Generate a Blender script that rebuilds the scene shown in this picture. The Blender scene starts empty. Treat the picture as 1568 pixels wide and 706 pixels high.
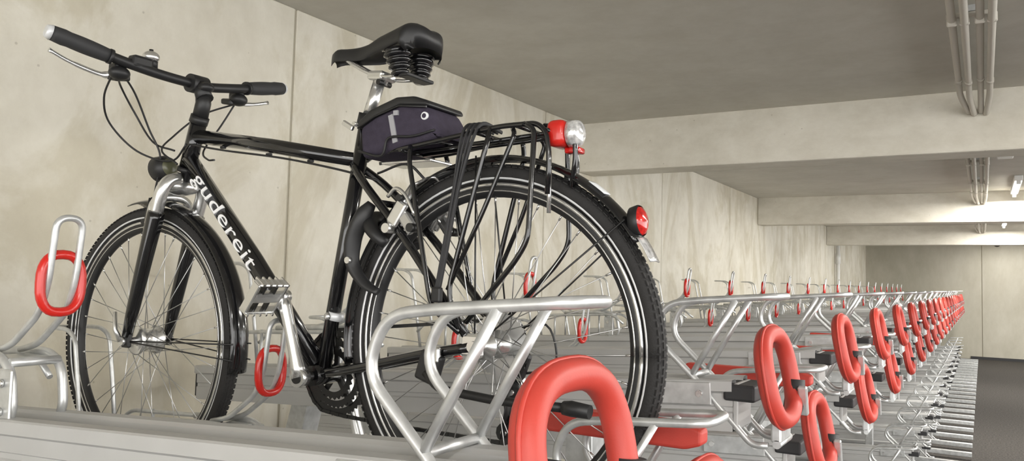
import bpy, bmesh, math, random
from mathutils import Vector, Matrix, Euler
random.seed(4)
C=bpy.context.collection
V=Vector
# ------------------------------------------------------------------ camera
F=1200.0
ey=V((721,-92,-F)).normalized()
a=.026; c=(92-721*a)/F
ez=V((a,1,-c)).normalized()
ex=ey.cross(ez)
M=Matrix((ex,ey,ez))
cd=bpy.data.cameras.new('camera');cam=bpy.data.objects.new('camera',cd);C.objects.link(cam)
cd.lens=F/1568*36;cd.sensor_width=36;cd.clip_start=.02
cam.matrix_world=Matrix.Translation((0,0,1.56))@M.to_4x4()
bpy.context.scene.camera=cam
bpy.context.scene.view_settings.view_transform='Standard'

# ------------------------------------------------------------------ materials
def mat(name,col,rough=.5,metal=0.,noise=0.,nscale=20.,bump=0.,bscale=200.,coat=0.,emit=0.,trans=0.,spec=.5):
    m=bpy.data.materials.new(name);m.use_nodes=True
    nt=m.node_tree;b=nt.nodes['Principled BSDF']
    b.inputs['Base Color'].default_value=(*col,1);b.inputs['Roughness'].default_value=rough
    b.inputs['Metallic'].default_value=metal;b.inputs['Coat Weight'].default_value=coat
    b.inputs['Specular IOR Level'].default_value=spec
    b.inputs['Transmission Weight'].default_value=trans
    if emit: b.inputs['Emission Color'].default_value=(*col,1);b.inputs['Emission Strength'].default_value=emit
    tc=nt.nodes.new('ShaderNodeTexCoord')
    if noise:
        n=nt.nodes.new('ShaderNodeTexNoise');n.inputs['Scale'].default_value=nscale;n.inputs['Detail'].default_value=6
        nt.links.new(tc.outputs['Object'],n.inputs['Vector'])
        r=nt.nodes.new('ShaderNodeValToRGB');r.color_ramp.elements[0].position=.3;r.color_ramp.elements[1].position=.7
        r.color_ramp.elements[0].color=(*[x*(1-noise) for x in col],1);r.color_ramp.elements[1].color=(*[min(1,x*(1+noise)) for x in col],1)
        nt.links.new(n.outputs['Fac'],r.inputs['Fac']);nt.links.new(r.outputs['Color'],b.inputs['Base Color'])
    if bump:
        n=nt.nodes.new('ShaderNodeTexNoise');n.inputs['Scale'].default_value=bscale;n.inputs['Detail'].default_value=3
        nt.links.new(tc.outputs['Object'],n.inputs['Vector'])
        bp=nt.nodes.new('ShaderNodeBump');bp.inputs['Strength'].default_value=bump;bp.inputs['Distance'].default_value=.004
        nt.links.new(n.outputs['Fac'],bp.inputs['Height']);nt.links.new(bp.outputs['Normal'],b.inputs['Normal'])
    return m
def concrete(name,c1,c2,c3,sc=1.0,stretch=(1,1,.45),rough=.8,pits=True,seed=0.,streak=0.):
    m=bpy.data.materials.new(name);m.use_nodes=True;nt=m.node_tree;L=nt.links.new;N=nt.nodes.new;b=nt.nodes['Principled BSDF']
    b.inputs['Roughness'].default_value=rough
    tc=N('ShaderNodeTexCoord');mp=N('ShaderNodeMapping');mp.inputs['Scale'].default_value=stretch;mp.inputs['Location'].default_value=(seed,seed*2,seed)
    L(tc.outputs['Object'],mp.inputs['Vector'])
    n1=N('ShaderNodeTexNoise');n1.inputs['Scale'].default_value=1.6*sc;n1.inputs['Detail'].default_value=7;n1.inputs['Roughness'].default_value=.62;n1.inputs['Distortion'].default_value=.6
    L(mp.outputs['Vector'],n1.inputs['Vector'])
    r1=N('ShaderNodeValToRGB');e=r1.color_ramp.elements;e[0].position=.32;e[0].color=(*c1,1);e[1].position=.68;e[1].color=(*c3,1)
    k=e.new(.5);k.color=(*c2,1)
    L(n1.outputs['Fac'],r1.inputs['Fac'])
    n2=N('ShaderNodeTexNoise');n2.inputs['Scale'].default_value=9*sc;n2.inputs['Detail'].default_value=8;n2.inputs['Roughness'].default_value=.7
    L(mp.outputs['Vector'],n2.inputs['Vector'])
    r2=N('ShaderNodeValToRGB');r2.color_ramp.elements[0].position=.35;r2.color_ramp.elements[0].color=(.90,.89,.87,1);r2.color_ramp.elements[1].position=.62;r2.color_ramp.elements[1].color=(1,1,1,1)
    L(n2.outputs['Fac'],r2.inputs['Fac'])
    def mul(A_,B_,f=1.):
        mx=N('ShaderNodeMix');mx.data_type='RGBA';mx.blend_type='MULTIPLY';mx.inputs[0].default_value=f
        L(A_,mx.inputs[6]);L(B_,mx.inputs[7]);return mx.outputs[2]
    out=mul(r1.outputs['Color'],r2.outputs['Color'])
    if streak:
        m2=N('ShaderNodeMapping');m2.inputs['Scale'].default_value=(1,1.3,.6);L(tc.outputs['Object'],m2.inputs['Vector'])
        n4=N('ShaderNodeTexNoise');n4.inputs['Scale'].default_value=1.3;n4.inputs['Detail'].default_value=7;n4.inputs['Roughness'].default_value=.62;n4.inputs['Distortion'].default_value=1.4;L(m2.outputs['Vector'],n4.inputs['Vector'])
        r4=N('ShaderNodeValToRGB');r4.color_ramp.elements[0].position=.42;r4.color_ramp.elements[0].color=(.82,.795,.725,1);r4.color_ramp.elements[1].position=.52;r4.color_ramp.elements[1].color=(1,1,1,1)
        L(n4.outputs['Fac'],r4.inputs['Fac']);out=mul(out,r4.outputs['Color'],streak)
    if pits:
        v=N('ShaderNodeTexVoronoi');v.inputs['Scale'].default_value=11;L(tc.outputs['Object'],v.inputs['Vector'])
        r3=N('ShaderNodeValToRGB');r3.color_ramp.elements[0].position=.03;r3.color_ramp.elements[0].color=(.62,.6,.57,1);r3.color_ramp.elements[1].position=.06;r3.color_ramp.elements[1].color=(1,1,1,1)
        L(v.outputs['Distance'],r3.inputs['Fac']);out=mul(out,r3.outputs['Color'],.7)
    L(out,b.inputs['Base Color'])
    bp=N('ShaderNodeBump');bp.inputs['Strength'].default_value=.12;bp.inputs['Distance'].default_value=.01
    L(n2.outputs['Fac'],bp.inputs['Height']);L(bp.outputs['Normal'],b.inputs['Normal'])
    return m
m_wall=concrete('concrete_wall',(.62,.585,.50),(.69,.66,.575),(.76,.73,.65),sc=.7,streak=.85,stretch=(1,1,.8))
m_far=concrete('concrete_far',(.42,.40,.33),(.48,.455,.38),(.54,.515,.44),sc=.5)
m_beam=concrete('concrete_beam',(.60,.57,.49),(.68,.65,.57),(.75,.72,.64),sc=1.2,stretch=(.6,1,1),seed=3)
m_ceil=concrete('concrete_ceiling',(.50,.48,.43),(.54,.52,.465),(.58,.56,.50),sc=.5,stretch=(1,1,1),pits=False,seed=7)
m_floor=mat('asphalt',(.060,.055,.050),.95,noise=.5,nscale=60,bump=.6,bscale=90,spec=.15)
m_joint=mat('joint',(.42,.39,.31),.9)
m_galv=mat('galvanised_steel',(.60,.61,.61),.36,.6,noise=.16,nscale=35)
m_alu=mat('tray_aluminium',(.52,.52,.515),.5,.25,noise=.04,nscale=8)
m_red=mat('red_plastic',(.50,.050,.035),.48,noise=.05,nscale=30,bump=.05,bscale=400)
m_redg=mat('red_gloss',(.58,.018,.012),.25,coat=.3)
m_blk=mat('black_plastic',(.014,.014,.015),.45)
m_paint=mat('black_paint',(.006,.006,.007),.16,coat=.6)
m_fend=mat('black_fender',(.008,.008,.009),.12,coat=.4)
m_rub=mat('tyre_rubber',(.020,.019,.019),.75,bump=.3,bscale=300)
m_silver=mat('silver_alloy',(.76,.76,.75),.25,.9)
m_steel=mat('spoke_steel',(.55,.55,.55),.3,.9)
m_dark=mat('dark_steel',(.05,.05,.05),.4,.8)
m_stripe=mat('reflective_stripe',(.75,.76,.78),.35,.2)
m_bag=mat('bag_fabric',(.050,.042,.062),.85,noise=.15,nscale=60,bump=.4,bscale=500,spec=.2)
m_web=mat('grey_webbing',(.35,.35,.37),.7)
m_text=mat('lettering_white',(.85,.85,.86),.4)
m_lens=mat('clear_lens',(.72,.73,.74),.12,.5,noise=.5,nscale=90)
m_redl=mat('red_lens',(.50,.012,.01),.15,coat=.5,noise=.4,nscale=120)
m_olive=mat('lamp_back',(.10,.10,.06),.3)
m_cap=mat('black_end_cap',(.03,.03,.032),.6)
m_dgrey=mat('grip_rubber',(.03,.03,.032),.65)
m_pvc=mat('conduit_pvc',(.56,.53,.47),.45)
m_wht=mat('sticker_white',(.8,.82,.84),.5)
m_tube=mat('fluorescent_tube',(1,.97,.9),.5,emit=14)
m_case=mat('lamp_housing',(.8,.8,.78),.5)

# ------------------------------------------------------------------ mesh builder
class B:
    def __init__(s): s.v=[];s.f=[];s.m=[];s.sm=[];s.mats=[]
    def mi(s,m):
        if m not in s.mats: s.mats.append(m)
        return s.mats.index(m)
    def add(s,vs,fs,m,smooth=True):
        o=len(s.v);k=s.mi(m);s.v+= [tuple(x) for x in vs]
        for i,f in enumerate(fs):
            s.f.append(tuple(o+j for j in f));s.m.append(k)
            s.sm.append(smooth if isinstance(smooth,bool) else smooth[i])
    def tube(s,pts,r,m,seg=8,closed=False,flat=1.0):
        pts=[V(p) for p in pts];n=len(pts)
        if n<2:return
        R=r if isinstance(r,(list,tuple)) else [r]*n
        T=[]
        for i in range(n):
            if closed: t=pts[(i+1)%n]-pts[i-1]
            else: t=pts[min(i+1,n-1)]-pts[max(i-1,0)]
            T.append(t.normalized() if t.length>1e-9 else V((0,0,1)))
        up=V((0,0,1)) if abs(T[0].z)<.9 else V((0,1,0))
        nrm=(up-T[0]*up.dot(T[0])).normalized();vs=[]
        for i in range(n):
            nrm=(nrm-T[i]*nrm.dot(T[i])).normalized();bn=T[i].cross(nrm)
            for j in range(seg):
                A=2*math.pi*j/seg;vs.append(pts[i]+(nrm*math.cos(A)+bn*math.sin(A)*flat)*R[i])
        fs=[];sm=[]
        for i in range(n if closed else n-1):
            for j in range(seg):
                a0=i*seg+j;a1=i*seg+(j+1)%seg;k=(i+1)%n
                fs.append((a0,a1,k*seg+(j+1)%seg,k*seg+j));sm.append(True)
        if not closed:
            fs.append(tuple(range(seg))[::-1]);fs.append(tuple((n-1)*seg+j for j in range(seg)));sm+=[False,False]
        s.add(vs,fs,m,sm)
    def cyl(s,p0,p1,r0,m,r1=None,seg=16):
        s.tube([p0,p1],[r0,r0 if r1 is None else r1],m,seg)
    def box(s,c,size,m,bev=0.,rot=None,seg=2):
        bm=bmesh.new();bmesh.ops.create_cube(bm,size=1)
        for v in bm.verts: v.co=V((v.co.x*size[0],v.co.y*size[1],v.co.z*size[2]))
        if bev: bmesh.ops.bevel(bm,geom=bm.edges[:],offset=bev,segments=seg,affect='EDGES',profile=.5)
        R=Euler(rot).to_matrix() if rot else Matrix.Identity(3)
        vs=[R@v.co+V(c) for v in bm.verts];fs=[tuple(v.index for v in f.verts) for f in bm.faces]
        s.add(vs,fs,m,bool(bev) and seg>2);bm.free()
    def poly(s,pts,y0,y1,m,bev=0.,seg=3,smooth=False):
        bm=bmesh.new();n=len(pts)
        a=[bm.verts.new((x,y0,z)) for x,z in pts];b=[bm.verts.new((x,y1,z)) for x,z in pts]
        bm.faces.new(a);bm.faces.new(b[::-1])
        for i in range(n): bm.faces.new((a[i],b[i],b[(i+1)%n],a[(i+1)%n]))
        bmesh.ops.recalc_face_normals(bm,faces=bm.faces[:])
        if bev: bmesh.ops.bevel(bm,geom=bm.edges[:],offset=bev,segments=seg,affect='EDGES',profile=.5)
        bm.verts.index_update()
        s.add([v.co.copy() for v in bm.verts],[tuple(v.index for v in f.verts) for f in bm.faces],m,smooth);bm.free()
    def extx(s,prof,x0,z0,x1,z1,m):
        n=len(prof);vs=[(x0,y,z0+z) for y,z in prof]+[(x1,y,z1+z) for y,z in prof]
        fs=[(i,(i+1)%n,n+(i+1)%n,n+i) for i in range(n)]
        s.add(vs,fs,m,False)
    def lathe(s,prof,o,ax,m,seg=32,closed=False,cap=False):
        o=V(o);ax=V(ax).normalized();u=ax.orthogonal().normalized();w=ax.cross(u);n=len(prof);vs=[]
        for i in range(seg):
            A=2*math.pi*i/seg;d=u*math.cos(A)+w*math.sin(A)
            for r,h in prof: vs.append(o+d*r+ax*h)
        fs=[]
        for i in range(seg):
            k=(i+1)%seg
            for j in range(n if closed else n-1):
                fs.append((i*n+j,k*n+j,k*n+(j+1)%n,i*n+(j+1)%n))
        s.add(vs,fs,m,True)
    def arc(s,cx,cz,cy,sec,a0,a1,m,n=40,closed=True):
        k=len(sec);vs=[]
        for i in range(n+1):
            A=math.radians(a0+(a1-a0)*i/n)
            for r,dy in sec: vs.append((cx+r*math.cos(A),cy+dy,cz+r*math.sin(A)))
        fs=[]
        for i in range(n):
            for j in range(k if closed else k-1):
                fs.append((i*k+j,(i+1)*k+j,(i+1)*k+(j+1)%k,i*k+(j+1)%k))
        if closed: fs+= [tuple(range(k)),tuple(n*k+j for j in range(k))[::-1]]
        s.add(vs,fs,m,True)
    def ell(s,c,r,m,rot=None,seg=20):
        R=Euler(rot).to_matrix() if rot else Matrix.Identity(3);vs=[];rings=12
        for i in range(rings+1):
            ph=-math.pi/2+math.pi*i/rings;z=math.sin(ph);cr=math.cos(ph)
            for j in range(seg):
                A=2*math.pi*j/seg;vs.append(R@V((cr*math.cos(A)*r[0],cr*math.sin(A)*r[1],z*r[2]))+V(c))
        fs=[(i*seg+j,i*seg+(j+1)%seg,(i+1)*seg+(j+1)%seg,(i+1)*seg+j) for i in range(rings) for j in range(seg)]
        s.add(vs,fs,m,True)
    def mesh(s,name):
        me=bpy.data.meshes.new(name);me.from_pydata(s.v,[],s.f)
        for m in s.mats: me.materials.append(m)
        me.polygons.foreach_set('material_index',s.m);me.polygons.foreach_set('use_smooth',s.sm)
        bm=bmesh.new();bm.from_mesh(me);bmesh.ops.recalc_face_normals(bm,faces=bm.faces[:]);bm.to_mesh(me);bm.free()
        me.update();return me
    def obj(s,name,parent=None,origin=None):
        if origin is not None: s.v=[(x-origin[0],y-origin[1],z-origin[2]) for x,y,z in s.v]
        ob=bpy.data.objects.new(name,s.mesh(name));C.objects.link(ob)
        if parent: ob.parent=parent
        elif origin is not None: ob.location=origin
        return ob
def fillet(pts,rad,n=5,closed=False):
    pts=[V(p) for p in pts];out=[];N=len(pts)
    for i,p in enumerate(pts):
        if not closed and i in(0,N-1): out.append(p);continue
        a=pts[i-1]-p;b=pts[(i+1)%N]-p;d=min(rad,a.length*.49,b.length*.49)
        p0=p+a.normalized()*d;p1=p+b.normalized()*d
        for k in range(n+1):
            t=k/n;out.append(p0*(1-t)**2+p*2*t*(1-t)+p1*t*t)
    return out
def cat(pts,n=6,closed=False):
    P=[V(p) for p in pts];out=[];N=len(P)
    for i in range(N if closed else N-1):
        p1=P[i];p2=P[(i+1)%N]
        p0=P[i-1] if closed or i>0 else p1*2-p2
        p3=P[(i+2)%N] if closed or i+2<N else p2*2-p1
        for k in range(n):
            t=k/n;out.append(.5*((2*p1)+(p2-p0)*t+(2*p0-5*p1+4*p2-p3)*t*t+(3*p1-p0-3*p2+p3)*t**3))
    if not closed: out.append(P[-1])
    return out
def empty(name,loc):
    e=bpy.data.objects.new(name,None);C.objects.link(e);e.location=loc;return e

# ------------------------------------------------------------------ room
WX=-2.45;CZ=2.66;FY=20.9;BZ=2.33
b=B();b.box((2.0,8.5,-.1),(9.5,26,.2),m_floor);b.obj('floor')
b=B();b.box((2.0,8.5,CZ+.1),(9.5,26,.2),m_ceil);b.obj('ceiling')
b=B()
y=2.28-2.19*3
while y<FY:
    y1=min(y+2.19,FY+.1)
    b.box((WX-.1,(y+y1)/2,CZ/2),(.2,y1-y-.012,CZ),m_wall,.004,seg=1)
    b.box((WX-.108,y1,CZ/2),(.2,.014,CZ),m_joint)
    y=y1
b.obj('wall_left')
b=B()
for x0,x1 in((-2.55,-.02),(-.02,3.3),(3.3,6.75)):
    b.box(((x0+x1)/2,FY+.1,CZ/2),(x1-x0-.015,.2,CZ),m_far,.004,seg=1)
b.box((2,FY+.12,CZ/2),(9,.2,CZ),m_joint)
b.obj('wall_far')
b=B();b.box((3.05,FY-.01,.03),(6.6,.02,.06),m_cap);b.obj('baseboard_far')
for i,yy in enumerate((4.95,10.12,15.25)):
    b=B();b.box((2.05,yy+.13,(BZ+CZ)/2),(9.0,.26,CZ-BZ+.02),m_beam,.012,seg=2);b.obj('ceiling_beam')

# conduits
for i,(ya,yb) in enumerate(((-1.5,4.95),(5.21,10.12),(10.38,15.25))):
    b=B()
    for k,px in enumerate((-.095,-.052,.0,.040)):
        zz=CZ-.05-.012*(k%2)
        pts=[(px,ya,zz),(px,yb-.45,zz),(px,yb-.22,zz-.02),(px+(.0-px)*.35,yb-.06,zz-.075),(px*.6,yb,zz-.07)]
        b.tube(fillet(pts,.1),.015,m_pvc,10)
        b.tube([(px,yb-.50,zz),(px,yb-.45,zz)],.018,m_pvc,10)
    yy=ya+.9
    while yy<yb-.3:
        b.box((-.03,yy,CZ-.035),(.17,.016,.02),m_pvc,.003,seg=1)
        for px in (-.095,-.052,.0,.040): b.box((px,yy,CZ-.055),(.036,.016,.04),m_pvc,.004,seg=1)
        b.box((-.03,yy,CZ-.012),(.03,.022,.024),m_galv);yy+=1.35
    b.obj('conduit_run')
b=B();b.cyl((WX+.06,16.2,0),(WX+.06,16.2,CZ),.035,m_case,seg=16);b.cyl((WX+.06,16.2,2.0),(WX+.06,16.2,2.2),.045,m_case,seg=16);b.obj('downpipe')
b=B();b.box((.16,7.2,CZ-.03),(.11,.11,.06),m_case,.008);b.obj('junction_box')
b=B();b.cyl((.28,20.6,CZ),(.28,20.6,CZ-.07),.05,m_case);b.ell((.28,20.6,CZ-.07),(.06,.06,.05),m_blk);b.obj('security_camera')
def batten(x,y,along='Y',power=55,L=1.25):
    e=empty('fluorescent_lamp',(x,y,CZ))
    b=B();s=(.07,L,.05) if along=='Y' else (L,.07,.05)
    b.box((0,0,-.026),s,m_case,.006)
    for sg in (-1,1):
        c=(0,sg*(L/2-.02),-.062) if along=='Y' else (sg*(L/2-.02),0,-.062)
        b.box(c,(.035,.035,.045),m_case)
    d=V((0,L/2-.04,0)) if along=='Y' else V((L/2-.04,0,0))
    b.tube([V((0,0,-.068))-d,V((0,0,-.068))+d],.014,m_tube,12);b.obj('tube_and_housing',e)
    ld=bpy.data.lights.new('lamp_light','AREA');ld.shape='RECTANGLE';ld.size=.12;ld.size_y=L
    if along!='Y': ld.size=L;ld.size_y=.12
    ld.energy=power;ld.color=(1,.97,.91)
    lo=bpy.data.objects.new('light',ld);C.objects.link(lo);lo.parent=e;lo.location=(0,0,-.11)
for yy in (-1.6,3.3): batten(1.1,yy,power=60)
for yy,pw in ((9.4,110),(14.3,90),(18.4,50)): batten(.30,yy,power=pw)
for yy in (-1.5,2.2,7.8,13,18): batten(3.4,yy,power=130)  # extra row out of view, added to light the left wall more evenly
batten(.5,20.2,'X',12)

# ------------------------------------------------------------------ rack stall mesh
def slope(x): return 1.34+.0605*(x+.65)
prof=[(-.055,-.112),(-.055,-.072),(-.051,-.069),(-.051,-.060),(-.055,-.057),(-.055,-.03),(-.066,-.024),(-.066,-.003),(-.062,0),(-.036,0),(-.030,-.006),(-.022,-.058),
      (.022,-.058),(.030,-.006),(.036,0),(.062,0),(.066,-.003),(.066,-.024),(.055,-.03),(.055,-.057),(.051,-.060),(.051,-.069),(.055,-.072),(.055,-.112)]
def stall(handle=True,low=False,hx=0.):
    b=B();X0,X1=-2.26,-.47
    b.extx(prof,X0,slope(X0),X1,slope(X1),m_alu)
    b.box((X0-.006,0,slope(X0)-.06),(.012,.104,.086),m_cap,.003)
    b.box((X1+.006,0,slope(X1)-.058),(.012,.112,.10),m_alu,.003)
    b.box((X1+.015,0,slope(X1)-.027),(.07,.128,.036),m_cap,.006)
    for sy in(-1,1):
        b.box((-.60,sy*.066,slope(-.60)-.030),(.17,.006,.05),m_galv,.002,rot=(0,-.06,0),seg=1)
        for xx in(-.66,-.54): b.cyl((xx,sy*.068,slope(xx)-.030),(xx,sy*.075,slope(xx)-.030),.008,m_silver,seg=6)
    prf=[(-.395,1.218),(-.43,1.215),(-.54,1.33),(-.658,1.44),(-.628,1.511),(-.56,1.521),(-.376,1.536)]
    ya,yb=-.050,.068
    path=[(x,ya,z) for x,z in prf]+[(x,yb,z) for x,z in prf[::-1]]
    b.tube(fillet(path,.038,6),.0075,m_galv,10)
    for yy in(ya,yb): b.cyl((-.465,yy,1.529),(-.565,yy,1.352),.0070,m_galv,seg=10)
    b.cyl((-.565,ya,1.352),(-.565,yb,1.352),.007,m_galv,seg=8)
    if handle:
        n=48;pts=[]
        for i in range(n):
            A=2*math.pi*i/n;cA,sA=math.cos(A),math.sin(A);p=2/2.6
            yy=.112*math.copysign(abs(cA)**p,cA);zz=.091*math.copysign(abs(sA)**p,sA)
            pts.append((-.385-.02*(zz/.1),yy,1.362+zz))
        b.tube(pts,.0195,m_red,14,closed=True)
        b.tube([(p[0]+.0,p[1]*1.165,1.362+(p[2]-1.362)*1.20) for p in pts],.0035,m_red,6,closed=True)
        b.tube([(-.372,.112,1.345),(-.372,.108,1.305),(-.374,.085,1.275)],[.021,.023,.021],m_cap,12)
        b.box((-.352,.098,1.30),(.02,.014,.07),m_galv,.003,rot=(.35,0,0),seg=1)
        b.box((-.380,0,1.25),(.022,.10,.05),m_galv,.004)
        b.cyl((-.378,-.05,1.222),(-.378,.068,1.222),.009,m_galv)
    if low:
        b.poly([(-.77,1.475),(-.77,1.52),(-.44,1.52),(-.41,1.51),(-.41,1.485),(-.44,1.475)],.02,.06,m_red,.006)
    def T(l): return [(p[0]+hx,p[1],p[2]) for p in l]
    h=[(-1.60+hx,1.398),(-1.54+hx,1.412),(-1.452+hx,1.475),(-1.428+hx,1.53),(-1.412+hx,1.648)]
    path=[(x,-.024,z) for x,z in h]+[(x,.024,z) for x,z in h[::-1]]
    b.tube(fillet(path,.024,6),.0062,m_galv,10)
    n=28;pts=[]
    for i in range(n):
        A=2*math.pi*i/n;cA,sA=math.cos(A),math.sin(A);p=2/2.6
        pts.append((-1.43+hx,.037*math.copysign(abs(cA)**p,cA),1.53+.052*math.copysign(abs(sA)**p,sA)))
    b.tube(pts,.0088,m_redg,10,closed=True)
    for yy in(-.045,.045):
        b.tube(fillet(T([(-1.75,yy,1.385),(-1.54,yy,1.398),(-1.492,yy,1.375),(-1.478,yy,1.30),(-1.50,yy,1.27)]),.03),.0085,m_galv,10)
    b.box((-1.56+hx,0,1.388),(.07,.10,.006),m_galv,.001,seg=1);b.box((-1.495+hx,-.053,1.33),(.05,.005,.09),m_galv,.002,seg=1)
    for zz in(1.30,1.35): b.cyl((-1.497+hx,-.056,zz),(-1.497+hx,-.062,zz),.008,m_silver,seg=6)
    b.cyl((-1.50+hx,-.045,1.385),(-1.50+hx,.045,1.385),.008,m_galv,seg=8)
    g=[(-2.09,1.25),(-2.12,1.42),(-2.15,1.565),(-2.19,1.587),(-2.275,1.587)]
    path=[(x,-.05,z) for x,z in g]+[(x,.05,z) for x,z in g[::-1]]
    b.tube(fillet(path,.03,5),.0062,m_galv,8)
    for yy in(-.062,.062):
        b.tube(fillet([(-2.10,yy,1.32),(-2.05,yy,1.365),(-1.62,yy,1.39),(-1.56,yy,1.345)],.03),.006,m_galv,8)
        for xx in(-1.95,-1.75): b.cyl((xx,yy,1.25),(xx,yy,1.378),.005,m_galv,seg=6)
    return b
HX=-.15
mh0=stall().mesh('stall_high_first');ml0=stall(low=True).mesh('stall_low_first')
me_high=stall(hx=HX).mesh('stall_high');me_low=stall(low=True,hx=HX).mesh('stall_low');me_floor=stall(handle=False,hx=HX).mesh('stall_ground')
rack=empty('two_tier_bicycle_rack',(0,0,0))
def inst(me,name,loc):
    o=bpy.data.objects.new(name,me);C.objects.link(o);o.parent=rack;o.location=loc
yh=.80;yl=1.30;st=.99;n=20
for k in range(n):
    inst(me_high if k else mh0,'upper_tray_raised_%d'%k,(0,yh+st*k,0));inst(me_floor,'ground_tray_raised_%d'%k,(0,yh+st*k,-1.0))
for k in range(-1,n):
    inst(me_low if k>0 else ml0,'upper_tray_%d'%k if k>=0 else 'upper_tray_first',(0,yl+st*k,-.2));inst(me_floor,'ground_tray_%d'%k if k>=0 else 'ground_tray_first',(.0,yl+st*k,-1.2))
b=B()
for xb in(-.85,-1.80):
    zt=slope(xb)-.2-.112;b.box((xb,10.05,zt-.04),(.06,20.3,.078),m_galv,.004,seg=1)
    yy=.05
    while yy<20.3:
        b.box((xb,yy,(zt-.078)/2),(.06,.06,zt-.078),m_galv,.004,seg=1);b.box((xb,yy,.006),(.14,.14,.012),m_galv);yy+=2.475
for k in range(n):
    yy=yh+st*k
    for x0,x1 in((-1.80,-1.86),(-1.52,-1.46),(-.85,-.85)):
        zt=slope(x0)-.112;zb=zt-.22
        b.poly([(x0-.035,zt),(x0+.035,zt),(x1+.04,zb),(x1-.04,zb)],yy-.035,yy+.035,m_galv,.003,seg=1)
    b.box((-1.66,yy,slope(-1.66)-.34),(.46,.06,.012),m_galv)
for yy in [.3+.495*i for i in range(40)]:
    b.box((-.60,yy+.25,.05),(1.0,.05,.04),m_galv,.003,seg=1)
b.obj('support_frame',rack)

# ------------------------------------------------------------------ BICYCLE
Y0=1.30
bo=V((-1.36,Y0,1.05))
bike=empty('trekking_bicycle',bo)
def fin(b,name): return b.obj(name,bike,bo)
RH=V((-.82,Y0,1.43));FH=V((-1.905,Y0,1.372));BB=V((-1.265,Y0,1.335))
def P(x,z,dy=0.): return V((x,Y0+dy,z))
def wheel(c,name,front):
    b=B();cx,cy,cz=c
    sec=[(.334+.0185*math.cos(A)*(1.0),.0185*math.sin(A)) for A in [2*math.pi*i/16 for i in range(16)]]
    b.arc(cx,cz,cy,sec,0,360,m_rub,96)
    for i in range(150):
        A=2*math.pi*i/150
        for k,dy in enumerate((-.0135,-.0045,.0045,.0135)):
            AA=A+(.5*2*math.pi/150 if k%2 else 0);rr=.3520 if abs(dy)<.01 else .3470
            R=Matrix.Rotation(-AA,3,'Y');o=V(c)+R@V((rr,dy,0));h=(.0010,.0036,.0052)
            vs=[o+R@V((sx*h[0],sy*h[1],sz*h[2])) for sx in(-1,1) for sy in(-1,1) for sz in(-1,1)]
            b.add(vs,[(0,1,3,2),(4,6,7,5),(0,4,5,1),(2,3,7,6),(0,2,6,4),(1,5,7,3)],m_rub,False)
    b.arc(cx,cz,cy,[(.318,-.0125),(.318,.0125),(.300,.0115),(.290,.006),(.288,0),(.290,-.006),(.300,-.0115)],0,360,m_blk,96)
    for sy in(-1,1):
        b.arc(cx,cz,cy,[(.3165,sy*.0131),(.3095,sy*.0131),(.3095,sy*.0118),(.3165,sy*.0118)],0,360,m_silver,96)
        b.arc(cx,cz,cy,[(.3015,sy*.0122),(.2990,sy*.0122),(.2990,sy*.0108),(.3015,sy*.0108)],0,360,m_silver,96)
        b.arc(cx,cz,cy,[(.3262,sy*.0172),(.3225,sy*.0160),(.3225,sy*.0150),(.3265,sy*.0165)],0,360,m_stripe,96)
    fr=.034 if front else .024
    for i in range(36):
        side=-1 if i%2 else 1;g=(i//2)%2;A=2*math.pi*(i/36.);Ah=A+(1 if g else -1)*math.radians(62)
        p0=V(c)+V((fr*math.cos(Ah),side*.027,fr*math.sin(Ah)));p1=V(c)+V((.290*math.cos(A),side*.003,.290*math.sin(A)))
        b.cyl(p0,p1,.0011,m_steel,seg=5)
        b.cyl(p0+(p1-p0)*.955,p1,.0021,m_silver,seg=6)
    if front: pr=[(.005,-.052),(.009,-.05),(.012,-.036),(.030,-.034),(.038,-.031),(.038,-.026),(.031,-.023),(.030,.023),(.038,.026),(.038,.031),(.03,.034),(.012,.036),(.009,.05),(.005,.052)]
    else: pr=[(.005,-.065),(.010,-.06),(.012,-.036),(.028,-.030),(.028,-.025),(.016,-.018),(.014,.015),(.028,.022),(.028,.027),(.014,.03),(.012,.06),(.005,.065)]
    b.lathe(pr,c,(0,1,0),m_silver,28)
    b.cyl(V(c)+V((0,-.068,0)),V(c)+V((0,.068,0)),.0048,m_silver,seg=10)
    for sy in(-1,1): b.cyl(V(c)+V((0,sy*.062,0)),V(c)+V((0,sy*.074,0)),.011,m_silver,seg=12)
    if front: b.tube([V(c)+V((0,-.074,0)),V(c)+V((-.012,-.082,.03)),V(c)+V((-.02,-.080,.075))],[.007,.006,.005],m_silver,8)
    b.cyl(V(c)+V((-.12,0,-.262)),V(c)+V((-.107,0,-.232)),.003,m_silver,seg=6)
    fin(b,name)
wheel(RH,'rear_wheel',False);wheel(FH,'front_wheel',True)
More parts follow.
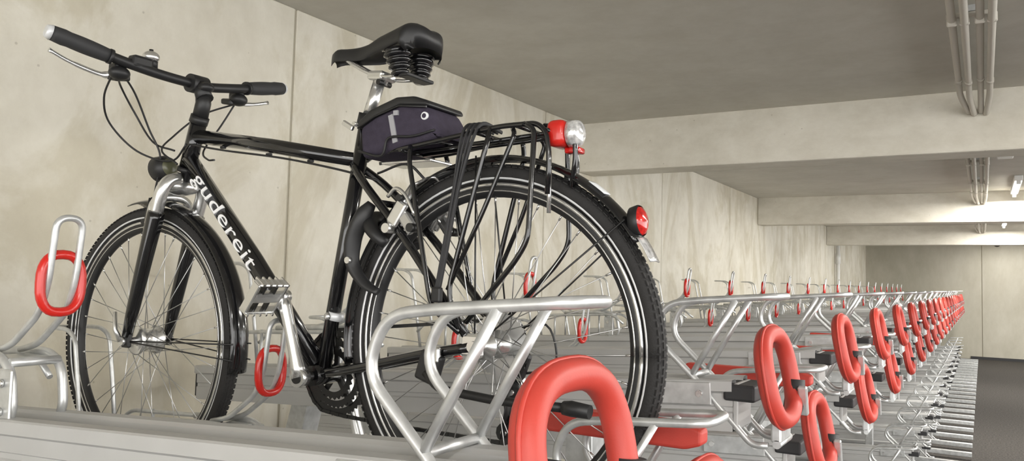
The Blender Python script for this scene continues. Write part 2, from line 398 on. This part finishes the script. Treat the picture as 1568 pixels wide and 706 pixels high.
# frame
b=B()
ST=P(-1.162,1.905);HT0=P(-1.735,1.945);HT1=P(-1.772,1.825)
b.cyl(HT0,HT1,.021,m_paint,seg=20)
b.cyl(HT0-V((.004,0,.006)),HT0+V((.004,0,.012)),.0235,m_blk,seg=20);b.cyl(HT1,HT1-V((.004,0,.012)),.0235,m_blk,seg=20)
b.tube([P(-1.74,1.905),P(-1.46,1.862),P(-1.185,1.812)],[.0185,.0175,.0155],m_paint,18)
b.tube([P(-1.765,1.845),P(-1.50,1.583),P(-1.28,1.352)],[.0215,.023,.021],m_paint,20)
b.cyl(BB,ST,.0165,m_paint,seg=18)
b.cyl(BB+V((0,-.036,0)),BB+V((0,.036,0)),.022,m_paint,seg=20)
for sy in(-1,1):
    b.tube(cat([P(-1.25,1.34,sy*.018),P(-1.12,1.365,sy*.036),P(-.95,1.405,sy*.055),P(-.83,1.428,sy*.063)],5),.0105,m_paint,12)
    b.tube(cat([P(-1.188,1.80,sy*.012),P(-1.12,1.745,sy*.040),P(-1.0,1.63,sy*.052),P(-.84,1.45,sy*.062)],5),.0090,m_paint,12)
    b.box(P(-.825,1.432,sy*.064),(.05,.008,.045),m_silver if sy<0 else m_blk,.006)
b.cyl(P(-1.08,1.71,-.045),P(-1.08,1.71,.045),.007,m_paint)
b.cyl(ST-V((.006,0,.022)),ST+V((.002,0,.008)),.0205,m_blk,seg=18)
b.cyl(P(-1.175,1.888,-.03),P(-1.175,1.888,.03),.005,m_silver);b.box(P(-1.19,1.885,-.03),(.035,.008,.012),m_silver,.003,rot=(0,.5,0))
b.cyl(P(-1.234,1.458),P(-1.230,1.475),.0185,m_stripe,seg=18)
b.ell(P(-1.238,1.466,-.020),(.009,.007,.009),m_silver)
for t in(.2,.5,.75):
    p=P(-1.74,1.905).lerp(P(-1.185,1.812),t);b.box(p+V((0,-.006,-.018)),(.014,.01,.007),m_blk,.002)
fin(b,'frame')
# lettering on the down tube
td=bpy.data.curves.new('lettering','FONT');td.body='gudereit';td.size=.062;td.extrude=.0035;td.align_x='LEFT';td.space_character=1.06
to=bpy.data.objects.new('lettering_tmp',td);C.objects.link(to);bpy.context.view_layer.update()
me=bpy.data.meshes.new_from_object(to);bpy.data.objects.remove(to)
d=(P(-1.28,1.352)-P(-1.765,1.845)).normalized();up=V((-d.z,0,d.x));up=up if up.z>0 else -up
th=math.radians(24);nrm=V((0,-1,0))*math.cos(th)+up*math.sin(th);up2=up*math.cos(th)+V((0,1,0))*math.sin(th)
A0=P(-1.714,1.793)
xs=[v.co.x for v in me.vertices];Lw=max(xs)-min(xs);sc=.322/Lw
for v in me.vertices:
    q=v.co.copy();v.co=A0+d*(q.x*sc)+up2*(q.y*.70-.013)+nrm*(.0215+q.z)-bo
me.materials.clear();me.materials.append(m_text);o=bpy.data.objects.new('lettering',me);C.objects.link(o);o.parent=bike
# fork
b=B()
def fk(z): return -1.905+.30*(z-1.372)
b.cyl(P(fk(1.99),1.99),P(fk(1.79),1.79),.0155,m_blk)
for sy in(-1,1):
    y_=sy*.060
    b.tube(cat([P(fk(1.80)-.0,1.795,sy*.018),P(fk(1.785),1.785,sy*.045),P(fk(1.76),1.755,y_),P(fk(1.70),1.70,y_)],5),[.017]*16,m_silver,14)
    b.cyl(P(fk(1.745),1.745,y_),P(fk(1.69),1.69,y_),.0145,m_silver,seg=16)
    b.tube([P(fk(1.705),1.705,y_),P(fk(1.69),1.69,y_),P(fk(1.60),1.60,y_),P(fk(1.46),1.46,y_),P(fk(1.39),1.385,y_)],[.021,.0215,.0195,.0165,.013],m_paint,16)
    b.box(P(fk(1.385),1.375,y_),(.034,.011,.04),m_blk,.005)
    b.cyl(P(fk(1.66)+.01,1.66,y_),P(fk(1.66)-.03,1.665,y_),.006,m_silver)
b.tube(fillet([P(fk(1.675)-.02,1.675,-.06),P(fk(1.73)-.03,1.742,-.052),P(fk(1.74)-.03,1.752,0),P(fk(1.73)-.03,1.742,.052),P(fk(1.675)-.02,1.675,.06)],.03),.011,m_silver,12)
b.ell(P(-1.795,1.775,0),(.035,.05,.022),m_silver)
for sy in(-1,1):
    b.tube([P(-1.865,1.655,sy*.045),P(-1.87,1.70,sy*.040),P(-1.868,1.745,sy*.034)],[.008,.007,.006],m_blk,8)
    b.box(P(-1.885,1.685,sy*.026),(.055,.012,.014),m_blk,.003)
b.tube(cat([P(-1.868,1.745,-.034),P(-1.868,1.752,.0),P(-1.868,1.745,.034),P(-1.86,1.80,.05)],5),.0025,m_dark,6)
fin(b,'suspension_fork')
# fenders
def fsec(R,w): 
    n=8;o=[(R-.010*(abs(-1+2*i/n))**2.2,w*(-1+2*i/n)) for i in range(n+1)]
    return o+[(r-.0022,y*.97) for r,y in o[::-1]]
b=B();b.arc(RH.x,RH.z,Y0,fsec(.372,.027),33,190,m_fend,60)
b.arc(RH.x,RH.z,Y0,[(.3745,-.018),(.3745,.008),(.3725,.008),(.3725,-.018)],50,56,m_wht,6)
b.arc(RH.x,RH.z,Y0,[(.370,-.022),(.373,0),(.370,.022),(.368,.022),(.371,0),(.368,-.022)],26.5,34,m_lens,6)
A=math.radians(38.5);rp=RH+V((.380*math.cos(A),0,.380*math.sin(A)));dr=V((math.cos(A-.55),0,math.sin(A-.55)))
b.lathe([(.006,-.016),(.026,-.010),(.029,.004),(.027,.008)],rp,dr,m_blk,24);b.lathe([(.0001,.017),(.014,.015),(.024,.010),(.0265,.004)],rp,dr,m_redl,24)
for sy in(-1,1):
    for an in(40,95,):
        A=math.radians(an);e=RH+V((.370*math.cos(A),sy*.028,.370*math.sin(A)));b.tube([RH+V((0,sy*.062,0)),e],.0018,m_dark,6)
fin(b,'rear_fender')
b=B();b.arc(FH.x,FH.z,Y0,fsec(.374,.027),-9,102,m_fend,50)
for sy in(-1,1):
    for an in(2,-4):
        A=math.radians(an);b.tube([FH+V((0,sy*.062,0)),FH+V((.372*math.cos(A),sy*.027,.372*math.sin(A)))],.0018,m_dark,6)
fin(b,'front_fender')
# stem & handlebar
b=B()
b.tube([P(-1.733,1.95),P(-1.722,1.99),P(-1.725,2.015)],[.020,.0195,.019],m_blk,16)
b.tube([P(-1.716,2.0),P(-1.74,2.04)],[.022,.018],m_blk,14)
b.cyl(P(-1.75,2.042,-.024),P(-1.75,2.042,.024),.024,m_blk,seg=20)
b.ell(P(-1.715,2.03,0),(.022,.02,.014),m_blk)
bar=[(-1.812,.965,2.090),(-1.785,1.09,2.064),(-1.765,1.19,2.048),(-1.752,1.27,2.042),(-1.75,1.33,2.042),(-1.747,1.42,2.058),(-1.775,1.60,2.100)]
bc=cat(bar,6);b.tube(bc,[.0125]*len(bc),m_blk,14)
def grip(p0,p1,n=10):
    p0=V(p0);p1=V(p1);ps=[p0.lerp(p1,i/n) for i in range(n+1)];b.tube(ps,[.0155+.0035*math.sin(math.pi*min(1,i/n*.9+.1))+(.002 if i>n-3 else 0) for i in range(n+1)],m_dgrey,16)
    dd=(p1-p0).normalized();b.cyl(p1,p1+dd*.012,.0185,m_stripe,.014,seg=16);b.cyl(p0-dd*.008,p0,.0185,m_blk)
grip((-1.788,1.08,2.066),(-1.813,.957,2.091));grip((-1.753,1.465,2.069),(-1.774,1.605,2.102))
for (cx,cy,cz),sg in(((-1.785,1.115,2.055),-1),((-1.753,1.445,2.056),1)):
    b.ell((cx-.012,cy,cz-.022),(.022,.026,.018),m_blk);b.box((cx-.02,cy+sg*.0,cz-.012),(.035,.03,.03),m_blk,.006)
    b.box((cx-.03,cy-sg*.01,cz-.028),(.04,.04,.016),m_dark,.005,rot=(.2,.2,0))
    b.tube(cat([(cx-.03,cy,cz-.02),(cx-.055,cy+sg*.02,cz-.024),(cx-.060,cy+sg*.09,cz-.012),(cx-.058,cy+sg*.145,cz+.004)],5),[.009]*5+[.006]*5+[.0048]*5+[.006],m_silver,10,flat=.6)
b.box((-1.775,1.155,2.066),(.032,.055,.03),m_blk,.008)
b.ell((-1.78,1.185,2.088),(.021,.021,.016),m_silver);b.cyl((-1.78,1.185,2.06),(-1.78,1.185,2.086),.017,m_blk);b.cyl((-1.78,1.185,2.10),(-1.78,1.185,2.108),.005,m_blk)
fin(b,'handlebar')
b=B()
for pts in ([(-1.80,1.10,2.03),(-1.88,1.13,1.985),(-1.915,1.17,1.93),(-1.885,1.23,1.865),(-1.80,1.27,1.84),(-1.74,1.27,1.88)],
            [(-1.81,1.12,2.03),(-1.875,1.17,2.02),(-1.89,1.22,1.965),(-1.85,1.25,1.89),(-1.78,1.265,1.865)],
            [(-1.80,1.12,2.04),(-1.83,1.18,2.0),(-1.84,1.23,1.92),(-1.83,1.26,1.85),(-1.86,1.27,1.76)],
            [(-1.78,1.45,2.03),(-1.80,1.42,1.96),(-1.79,1.36,1.88),(-1.74,1.335,1.85),(-1.70,1.325,1.845)],
            [(-1.78,1.46,2.03),(-1.86,1.40,1.99),(-1.88,1.33,1.92),(-1.84,1.27,1.87),(-1.77,1.268,1.83)],
            [(-1.735,1.275,1.88),(-1.6,1.278,1.856),(-1.4,1.278,1.826),(-1.22,1.278,1.79),(-1.10,1.27,1.76)]):
    b.tube(cat(pts,7),.0026,m_blk,7)
fin(b,'cables')
# head lamp
b=B();ax=V((-.9,-.05,-.1));o=P(-1.850,1.825,-.015)
b.lathe([(.010,-.03),(.026,-.024),(.033,-.008),(.034,.018),(.031,.022)],o,ax,m_blk,28)
b.lathe([(.0001,-.034),(.012,-.033),(.022,-.029),(.024,-.024)],o,ax,m_olive,24);b.lathe([(.0001,.024),(.03,.021)],o,ax,m_lens,24)
b.tube([P(-1.84,1.79,0),P(-1.825,1.775,0)],.007,m_blk,8);fin(b,'head_lamp')
# crankset
b=B();cy=-.068
b.cyl(BB+V((0,-.075,0)),BB+V((0,.075,0)),.010,m_dark)
def crank(p0,p1,m):
    dd=(p1-p0);n=8;ps=[p0+dd*(i/n) for i in range(n+1)]
    b.tube(ps,[.0185,.017,.0145,.0135,.013,.013,.0135,.0145,.0145],m,14,flat=1.0)
    for p,r in((p0,.021),(p1,.0155)): b.cyl(p+V((0,-.011,0)),p+V((0,.011,0)),r,m,seg=20)
pL=P(-1.318,1.507,cy-.008);p0=BB+V((0,cy,0));crank(p0,pL,m_silver)
b.cyl(p0+V((0,-.013,0)),p0+V((0,-.011,0)),.013,m_dark,seg=16)
pR=BB*2-P(-1.318,1.507,0)+V((0,.075,0));pR.y=Y0+.08;crank(BB+V((0,.07,0)),pR,m_silver)
def pedal(o,sg,ang):
    o=V(o);R=Matrix.Rotation(ang,3,'Y');rt=(0,ang,0)
    b.cyl(o,o+V((0,sg*.09,0)),.007,m_dark)
    def q(x,y,z): return o+R@V((x,sg*.052+y,z))
    for dx in(-.036,.036):
        b.box(q(dx,0,0),(.006,.080,.024),m_silver,.002,rot=rt,seg=1)
        for i in range(5): b.box(q(dx*1.1,-.034+i*.017,0),(.005,.004,.030),m_silver,rot=rt)
    for dy in(-.038,.038): b.box(q(0,dy,0),(.072,.007,.022),m_silver,.002,rot=rt,seg=1)
    b.box(q(0,0,0),(.024,.074,.020),m_silver,.006,rot=rt)
    for dy in(-.015,.015): b.box(q(0,dy,0),(.07,.006,.014),m_dark,.002,rot=rt,seg=1)
pedal(pL,-1,-.95);pedal(pR,1,.2)
for R,yy,mm in((.098,.046,m_dark),(.080,.040,m_dark),(.060,.034,m_dark)):
    nT=int(R*480);pr=[]
    for i in range(nT*2):
        A=math.pi*i/nT;r=R if i%2 else R-.006;pr.append((r*math.cos(A),r*math.sin(A)))
    vs=[];k=len(pr)
    for dy in(-.0012,.0012):
        vs+=[BB+V((x,yy+dy,z)) for x,z in pr]
        vs+=[BB+V((x/math.hypot(x,z)*(R-.018),yy+dy,z/math.hypot(x,z)*(R-.018))) for x,z in pr]
    fs=[]
    for i in range(k):
        j=(i+1)%k;fs+=[(i,j,k+j,k+i),(2*k+i,3*k+i,3*k+j,2*k+j),(i,2*k+i,2*k+j,j),(k+i,k+j,3*k+j,3*k+i)]
    b.add(vs,fs,mm,False)
for i in range(5):
    A=2*math.pi*i/5+.3;b.box(BB+V((.04*math.cos(A),.043,.04*math.sin(A))),(.085,.006,.014),m_dark,.002,rot=(0,-A,0))
fin(b,'crankset')
# drivetrain
b=B()
for i in range(8):
    R=.026+.0055*i;yy=.054-.004*i
    nT=int(R*480);pr=[(((R if k%2 else R-.004)*math.cos(math.pi*k/nT)),((R if k%2 else R-.004)*math.sin(math.pi*k/nT))) for k in range(nT*2)]
    vs=[RH+V((x,yy-.0008,z)) for x,z in pr]+[RH+V((x,yy+.0008,z)) for x,z in pr];k=len(pr)
    b.add(vs,[tuple(range(k)),tuple(range(2*k-1,k-1,-1))]+[(q,(q+1)%k,k+(q+1)%k,k+q) for q in range(k)],m_steel,False)
J1=P(-.80,1.335,.05);J2=P(-.815,1.255,.05)
cpath=[P(-.82,1.478,.045),P(-1.04,1.455,.046),P(-1.262,1.433,.046)]+[BB+V((.098*math.cos(math.radians(t)),.046,.098*math.sin(math.radians(t)))) for t in range(105,265,20)]+[P(-1.24,1.24,.046),P(-1.05,1.235,.048),J2+V((0,0,-.022)),J2+V((.022,0,0)),(J1+J2)/2+V((-.005,0,0)),J1+V((-.02,0,0)),J1+V((-.01,0,.025)),P(-.775,1.385,.045),P(-.765,1.43,.045),P(-.785,1.468,.045)]
L=[];cp=[V(p) for p in cpath]+[V(cpath[0])]
for i in range(len(cp)-1):
    dd=cp[i+1]-cp[i];k=max(1,round(dd.length/.0127))
    for j in range(k): L.append((cp[i]+dd*((j+.5)/k),dd.normalized(),dd.length/k))
for i,(p,t,l) in enumerate(L):
    an=-math.atan2(t.z,t.x);w=.0065 if i%2 else .0042
    for sy in(-1,1): b.box(p+V((0,sy*w/2,0)),(l*1.02,.0011,.0075),m_dark,rot=(0,an,0))
    b.cyl(p-t*l/2+V((0,-w/2,0)),p-t*l/2+V((0,w/2,0)),.0036,m_dark,seg=6)
for J in(J1,J2):
    b.cyl(J+V((0,-.006,0)),J+V((0,.006,0)),.019,m_blk,seg=11);b.cyl(J+V((0,-.010,0)),J+V((0,.010,0)),.006,m_silver)
for dy in(-.010,.010): b.tube([J1+V((0,dy,.012)),J2+V((0,dy,-.01))],.011,m_blk,8,flat=.25)
b.box(P(-.80,1.385,.070),(.04,.022,.065),m_blk,.008,rot=(0,.35,0));b.box(P(-.80,1.35,.074),(.03,.016,.05),m_silver,.006,rot=(0,-.3,0))
b.tube(cat([P(-.79,1.37,.075),P(-.72,1.39,.075),P(-.74,1.47,.07),P(-.84,1.445,.066),P(-.95,1.405,.062)],6),.0025,m_blk,6)
fin(b,'drivetrain')
# rear brake: caliper arms, pads, noodle
b=B()
for sy in(-1,1):
    b.tube([P(-1.035,1.655,sy*.062),P(-1.005,1.70,sy*.064),P(-.985,1.745,sy*.050)],[.012,.011,.008],m_silver,10)
    b.box(P(-1.025,1.69,sy*.030),(.060,.014,.016),m_blk,.003,rot=(0,.7,0));b.cyl(P(-1.035,1.655,sy*.045),P(-1.035,1.655,sy*.078),.010,m_silver)
    b.box(P(-1.01,1.685,sy*.070),(.028,.012,.055),m_silver,.005,rot=(0,.6,0));b.cyl(P(-1.0,1.715,sy*.066),P(-1.0,1.715,sy*.082),.007,m_dark)
    b.box(P(-.985,1.665,sy*.066),(.045,.014,.026),m_steel,.005,rot=(0,.9,0));b.cyl(P(-.97,1.655,sy*.060),P(-.97,1.655,sy*.082),.009,m_dark)
    b.tube(cat([P(-1.04,1.72,sy*.066),P(-1.015,1.735,sy*.072),P(-.99,1.72,sy*.072),P(-.965,1.68,sy*.07)],5),.004,m_silver,8)
b.tube(cat([P(-.985,1.745,-.05),P(-.975,1.765,0),P(-.985,1.745,.05)],6),.003,m_silver,6);b.tube(cat([P(-.98,1.757,-.02),P(-1.02,1.79,-.035),P(-1.10,1.775,-.03)],6),.0028,m_blk,6)
fin(b,'rear_brake')
b=B()
dirr=V((-.77,0,.64)).normalized();u=V((0,1,0));pts=[]
for i in range(25):
    A=math.radians(-30+240*i/24);pts.append(RH+dirr*.332+ u*(.058*math.cos(A))+dirr*(.058*math.sin(A)))
b.tube(pts,[.011+.007*math.sin(math.pi*i/24) for i in range(25)],m_blk,14)
tg=V((.64,0,.77))
b.tube(cat([RH+dirr*.395+tg*.035+V((0,-.044,0)),RH+dirr*.385+V((0,-.058,0)),RH+dirr*.372-tg*.045+V((0,-.060,0)),RH+dirr*.340-tg*.085+V((0,-.058,0)),RH+dirr*.290-tg*.095+V((0,-.056,0)),RH+dirr*.250-tg*.085+V((0,-.054,0))],4),[.010,.013,.016,.018,.018,.018,.018,.018,.018,.018,.017,.016,.015,.014,.013,.012,.012,.011,.010,.009,.008],m_blk,14,flat=.6)
b.cyl(RH+dirr*.345+tg*-.08+V((0,-.066,0)),RH+dirr*.345+tg*-.08+V((0,-.076,0)),.007,m_silver)
fin(b,'ring_lock')
b=B()
b.box(P(-.915,1.385,-.072),(.05,.022,.06),m_blk,.006,rot=(0,.3,0));b.box(P(-.905,1.41,-.078),(.035,.012,.03),m_silver,.004)
b.tube(fillet([P(-.92,1.375,-.078),P(-.885,1.348,-.085),P(-.75,1.340,-.09),P(-.60,1.342,-.092)],.03),.0085,m_blk,12)
b.tube([P(-.615,1.342,-.092),P(-.60,1.342,-.092),P(-.565,1.340,-.092)],[.012,.014,.012],m_blk,12)
fin(b,'kickstand')
# saddle
b=B()
def sp(t):
    x=-1.268+.283*t
    w=.017+.012*t+.058*max(0,(t-.30)/.7)**1.25 if t>.3 else .017+.012*t
    if t>.82: w*=math.sqrt(max(0,1-((t-.82)/.19)**2))*.5+.5
    if t<.06: w*=.55+.45*(t/.06)
    zt=2.072-.008*math.sin(math.pi*min(t/.55,1))+.020*max(0,(t-.42)/.58)**1.0
    if t>.88: zt-=.016*((t-.88)/.12)**2
    if t<.1: zt-=.010*(1-t/.1)**2
    dp=.030+.026*max(0,(t-.2)/.8)
    return x,w,zt,dp
vs=[];n=30;k=21
for i in range(n+1):
    x,w,zt,dp=sp(i/n)
    for j in range(k):
        s_=-1+2*j/(k-1);e=abs(s_)
        yy=w*math.sin(s_*math.pi/2);zz=zt-dp*(e**3.0)+(-.006*math.exp(-(s_/.18)**2) if i/n>.35 else 0)
        vs.append((x-(.03*e**2 if i/n>.85 else 0)*((i/n-.85)/.15 if i/n>.85 else 0),Y0+yy,zz))
fs=[(i*k+j,i*k+j+1,(i+1)*k+j+1,(i+1)*k+j) for i in range(n) for j in range(k-1)]
o=len(vs);vs2=list(vs)
for i in range(n+1):
    x,w,zt,dp=sp(i/n)
    for j in range(k):
        s_=-1+2*j/(k-1);vs2.append((vs[i*k+j][0],Y0+(vs[i*k+j][1]-Y0)*.93,zt-dp*.9-.004+.012*(1-s_*s_)))
fs2=fs+[(o+i*k+j,o+(i+1)*k+j,o+(i+1)*k+j+1,o+i*k+j+1) for i in range(n) for j in range(k-1)]
for i in range(n): fs2+=[(i*k,(i+1)*k,o+(i+1)*k,o+i*k),(i*k+k-1,o+i*k+k-1,o+(i+1)*k+k-1,(i+1)*k+k-1)]
for j in range(k-1): fs2+=[(j,o+j,o+j+1,j+1),(n*k+j,n*k+j+1,o+n*k+j+1,o+n*k+j)]
b.add(vs2,fs2,m_blk,True)
for sy in(-1,1):
    prf=[(.0001,-.002),(.012,-.001)]
    for i in range(4):
        z=.013*i;r=.014+.0035*i;prf+=[(r,z+.001),(r+.006,z+.005),(r+.005,z+.009),(r,z+.0125)]
    prf+=[(.032,.056)]
    b.lathe(prf,P(-1.045,1.978,sy*.033),(-.12,sy*.12,1),m_fend,24)
    b.tube(cat([P(-1.045,1.985,sy*.032),P(-1.09,1.985,sy*.022),P(-1.14,1.997,sy*.021),P(-1.19,2.022,sy*.02),P(-1.235,2.048,sy*.008)],6),.0038,m_silver,8)
b.cyl(P(-1.162,1.90),P(-1.132,1.98),.0136,m_silver,seg=18)
b.box(P(-1.125,1.992),(.045,.05,.020),m_silver,.006,rot=(0,.1,0));b.cyl(P(-1.118,1.977,-.02),P(-1.118,1.977,.02),.006,m_dark)
b.cyl(P(-1.128,1.975,0),P(-1.122,2.002,0),.016,m_silver)
b.box(P(-1.03,1.978,0),(.03,.09,.008),m_blk,.003)
fin(b,'saddle')
# rear carrier
b=B();r=.0052;DZ=-.016
def Q(x,z,y=0.): return P(x,z+DZ,y)
for sy in(-1,1):
    y1=sy*.058
    b.tube(fillet([Q(-1.13,1.825,y1*.5),Q(-1.08,1.832,y1*.8),Q(-.98,1.838,y1),Q(-.78,1.862,y1),Q(-.70,1.862,y1),Q(-.680,1.845,y1),Q(-.672,1.80,y1),Q(-.676,1.73,y1*.95),],.025),r,m_paint,10)
    b.tube(fillet([Q(-.725,1.862,sy*.062),Q(-.700,1.85,sy*.066),P(-.699,1.63,sy*.082),P(-.725,1.59,sy*.082),P(-.835,1.475,sy*.072)],.022),r,m_paint,10)
    b.tube(fillet([Q(-.99,1.838,sy*.06),P(-.985,1.79,sy*.070),P(-.915,1.50,sy*.076),P(-.85,1.455,sy*.072)],.03),r,m_paint,10)
    b.tube(fillet([Q(-.80,1.86,sy*.06),P(-.80,1.81,sy*.072),P(-.875,1.53,sy*.078),P(-.85,1.462,sy*.072)],.03),r,m_paint,10)
    b.tube(fillet([Q(-.76,1.86,sy*.045),P(-.745,1.83,sy*.06),P(-.80,1.69,sy*.072),P(-.875,1.535,sy*.078)],.03),r*.9,m_paint,10)
    b.cyl(P(-1.14,1.805,sy*.02),P(-1.08,1.816,sy*.05),.004,m_silver)
for xx,zz in((-1.02,1.832),(-.93,1.845),(-.84,1.856),(-.75,1.863),(-.68,1.848)):
    b.cyl(Q(xx,zz,-.058),Q(xx,zz,.058),.0045,m_paint,seg=8)
for yy in(-.02,.02): b.cyl(Q(-1.02,1.832,yy),Q(-.68,1.85,yy),.0045,m_paint,seg=8)
b.tube(fillet([Q(-.70,1.862,-.03),Q(-.64,1.855,-.03),P(-.632,1.79,-.03),P(-.645,1.73,-.02)],.02),.005,m_paint,8)
b.box(P(-1.02,1.795,0),(.13,.075,.006),m_silver,.002);b.cyl(P(-.667,1.76,-.0),P(-.664,1.69,0),.004,m_silver);b.cyl(P(-.675,1.76,-.05),P(-.675,1.68,-.05),.004,m_silver)
fin(b,'rear_carrier')
b=B()
for q in range(4):
    dx=.0045*(q-1.5)
    b.tube(cat([P(-.845+dx*2.2,1.853,.03),P(-.845+dx*2.4,1.858,-.04),P(-.842+dx*2.0,1.82,-.077),P(-.858+dx*1.0,1.72,-.084-.003*(q%2)),P(-.880+dx*.7,1.60,-.086),P(-.894+dx*.6,1.535,-.084)],6),.0042,m_dgrey,8,flat=.6)
b.box(P(-.895,1.525,-.084),(.022,.012,.03),m_blk,.004)
fin(b,'luggage_straps')
# rear lamp
b=B()
b.box(P(-.668,1.828,-.02),(.040,.062,.050),m_redg,.014,seg=4);b.cyl(P(-.648,1.828,-.022),P(-.632,1.828,-.022),.026,m_lens,.024,seg=24);b.ell(P(-.632,1.828,-.022),(.010,.024,.024),m_lens);b.box(P(-.645,1.798,-.01),(.03,.03,.012),m_redl,.004,seg=3)
fin(b,'rear_lamp')
# saddle bag
b=B()
b.poly([(-1.122,1.802),(-1.130,1.872),(-1.085,1.893),(-1.02,1.912),(-.955,1.902),(-.918,1.845),(-.93,1.832)],Y0-.062,Y0+.062,m_bag,.014,4,True)
b.poly([(-1.130,1.866),(-1.085,1.889),(-1.02,1.908),(-.945,1.900),(-.950,1.912),(-.985,1.924),(-1.03,1.926),(-1.10,1.906),(-1.134,1.882)],Y0-.064,Y0+.064,m_blk,.006,3,True)
b.tube([P(-1.130,1.868,-.065),P(-1.085,1.889,-.0655),P(-1.02,1.906,-.0655),P(-.95,1.898,-.065)],.0022,m_dark,6)
b.box(P(-1.035,1.86,-.0635),(.012,.003,.06),m_web,rot=(0,-.25,0));b.box(P(-1.028,1.892,-.064),(.012,.004,.010),m_web)
b.cyl(P(-.955,1.880,-.060),P(-.955,1.880,-.065),.008,m_wht,seg=16);b.cyl(P(-.955,1.880,-.065),P(-.955,1.880,-.066),.005,m_bag,seg=12)
b.tube(cat([P(-1.13,1.82,-.06),P(-1.06,1.805,-.068),P(-1.04,1.84,-.07),P(-.98,1.84,-.068),P(-.93,1.85,-.062)],6),.0028,m_blk,6)
fin(b,'saddle_bag')

# ------------------------------------------------------------------ world
w=bpy.data.worlds.new('world');bpy.context.scene.world=w;w.use_nodes=True
bg=w.node_tree.nodes['Background'];bg.inputs[0].default_value=(1,.99,.965,1);bg.inputs[1].default_value=4.2
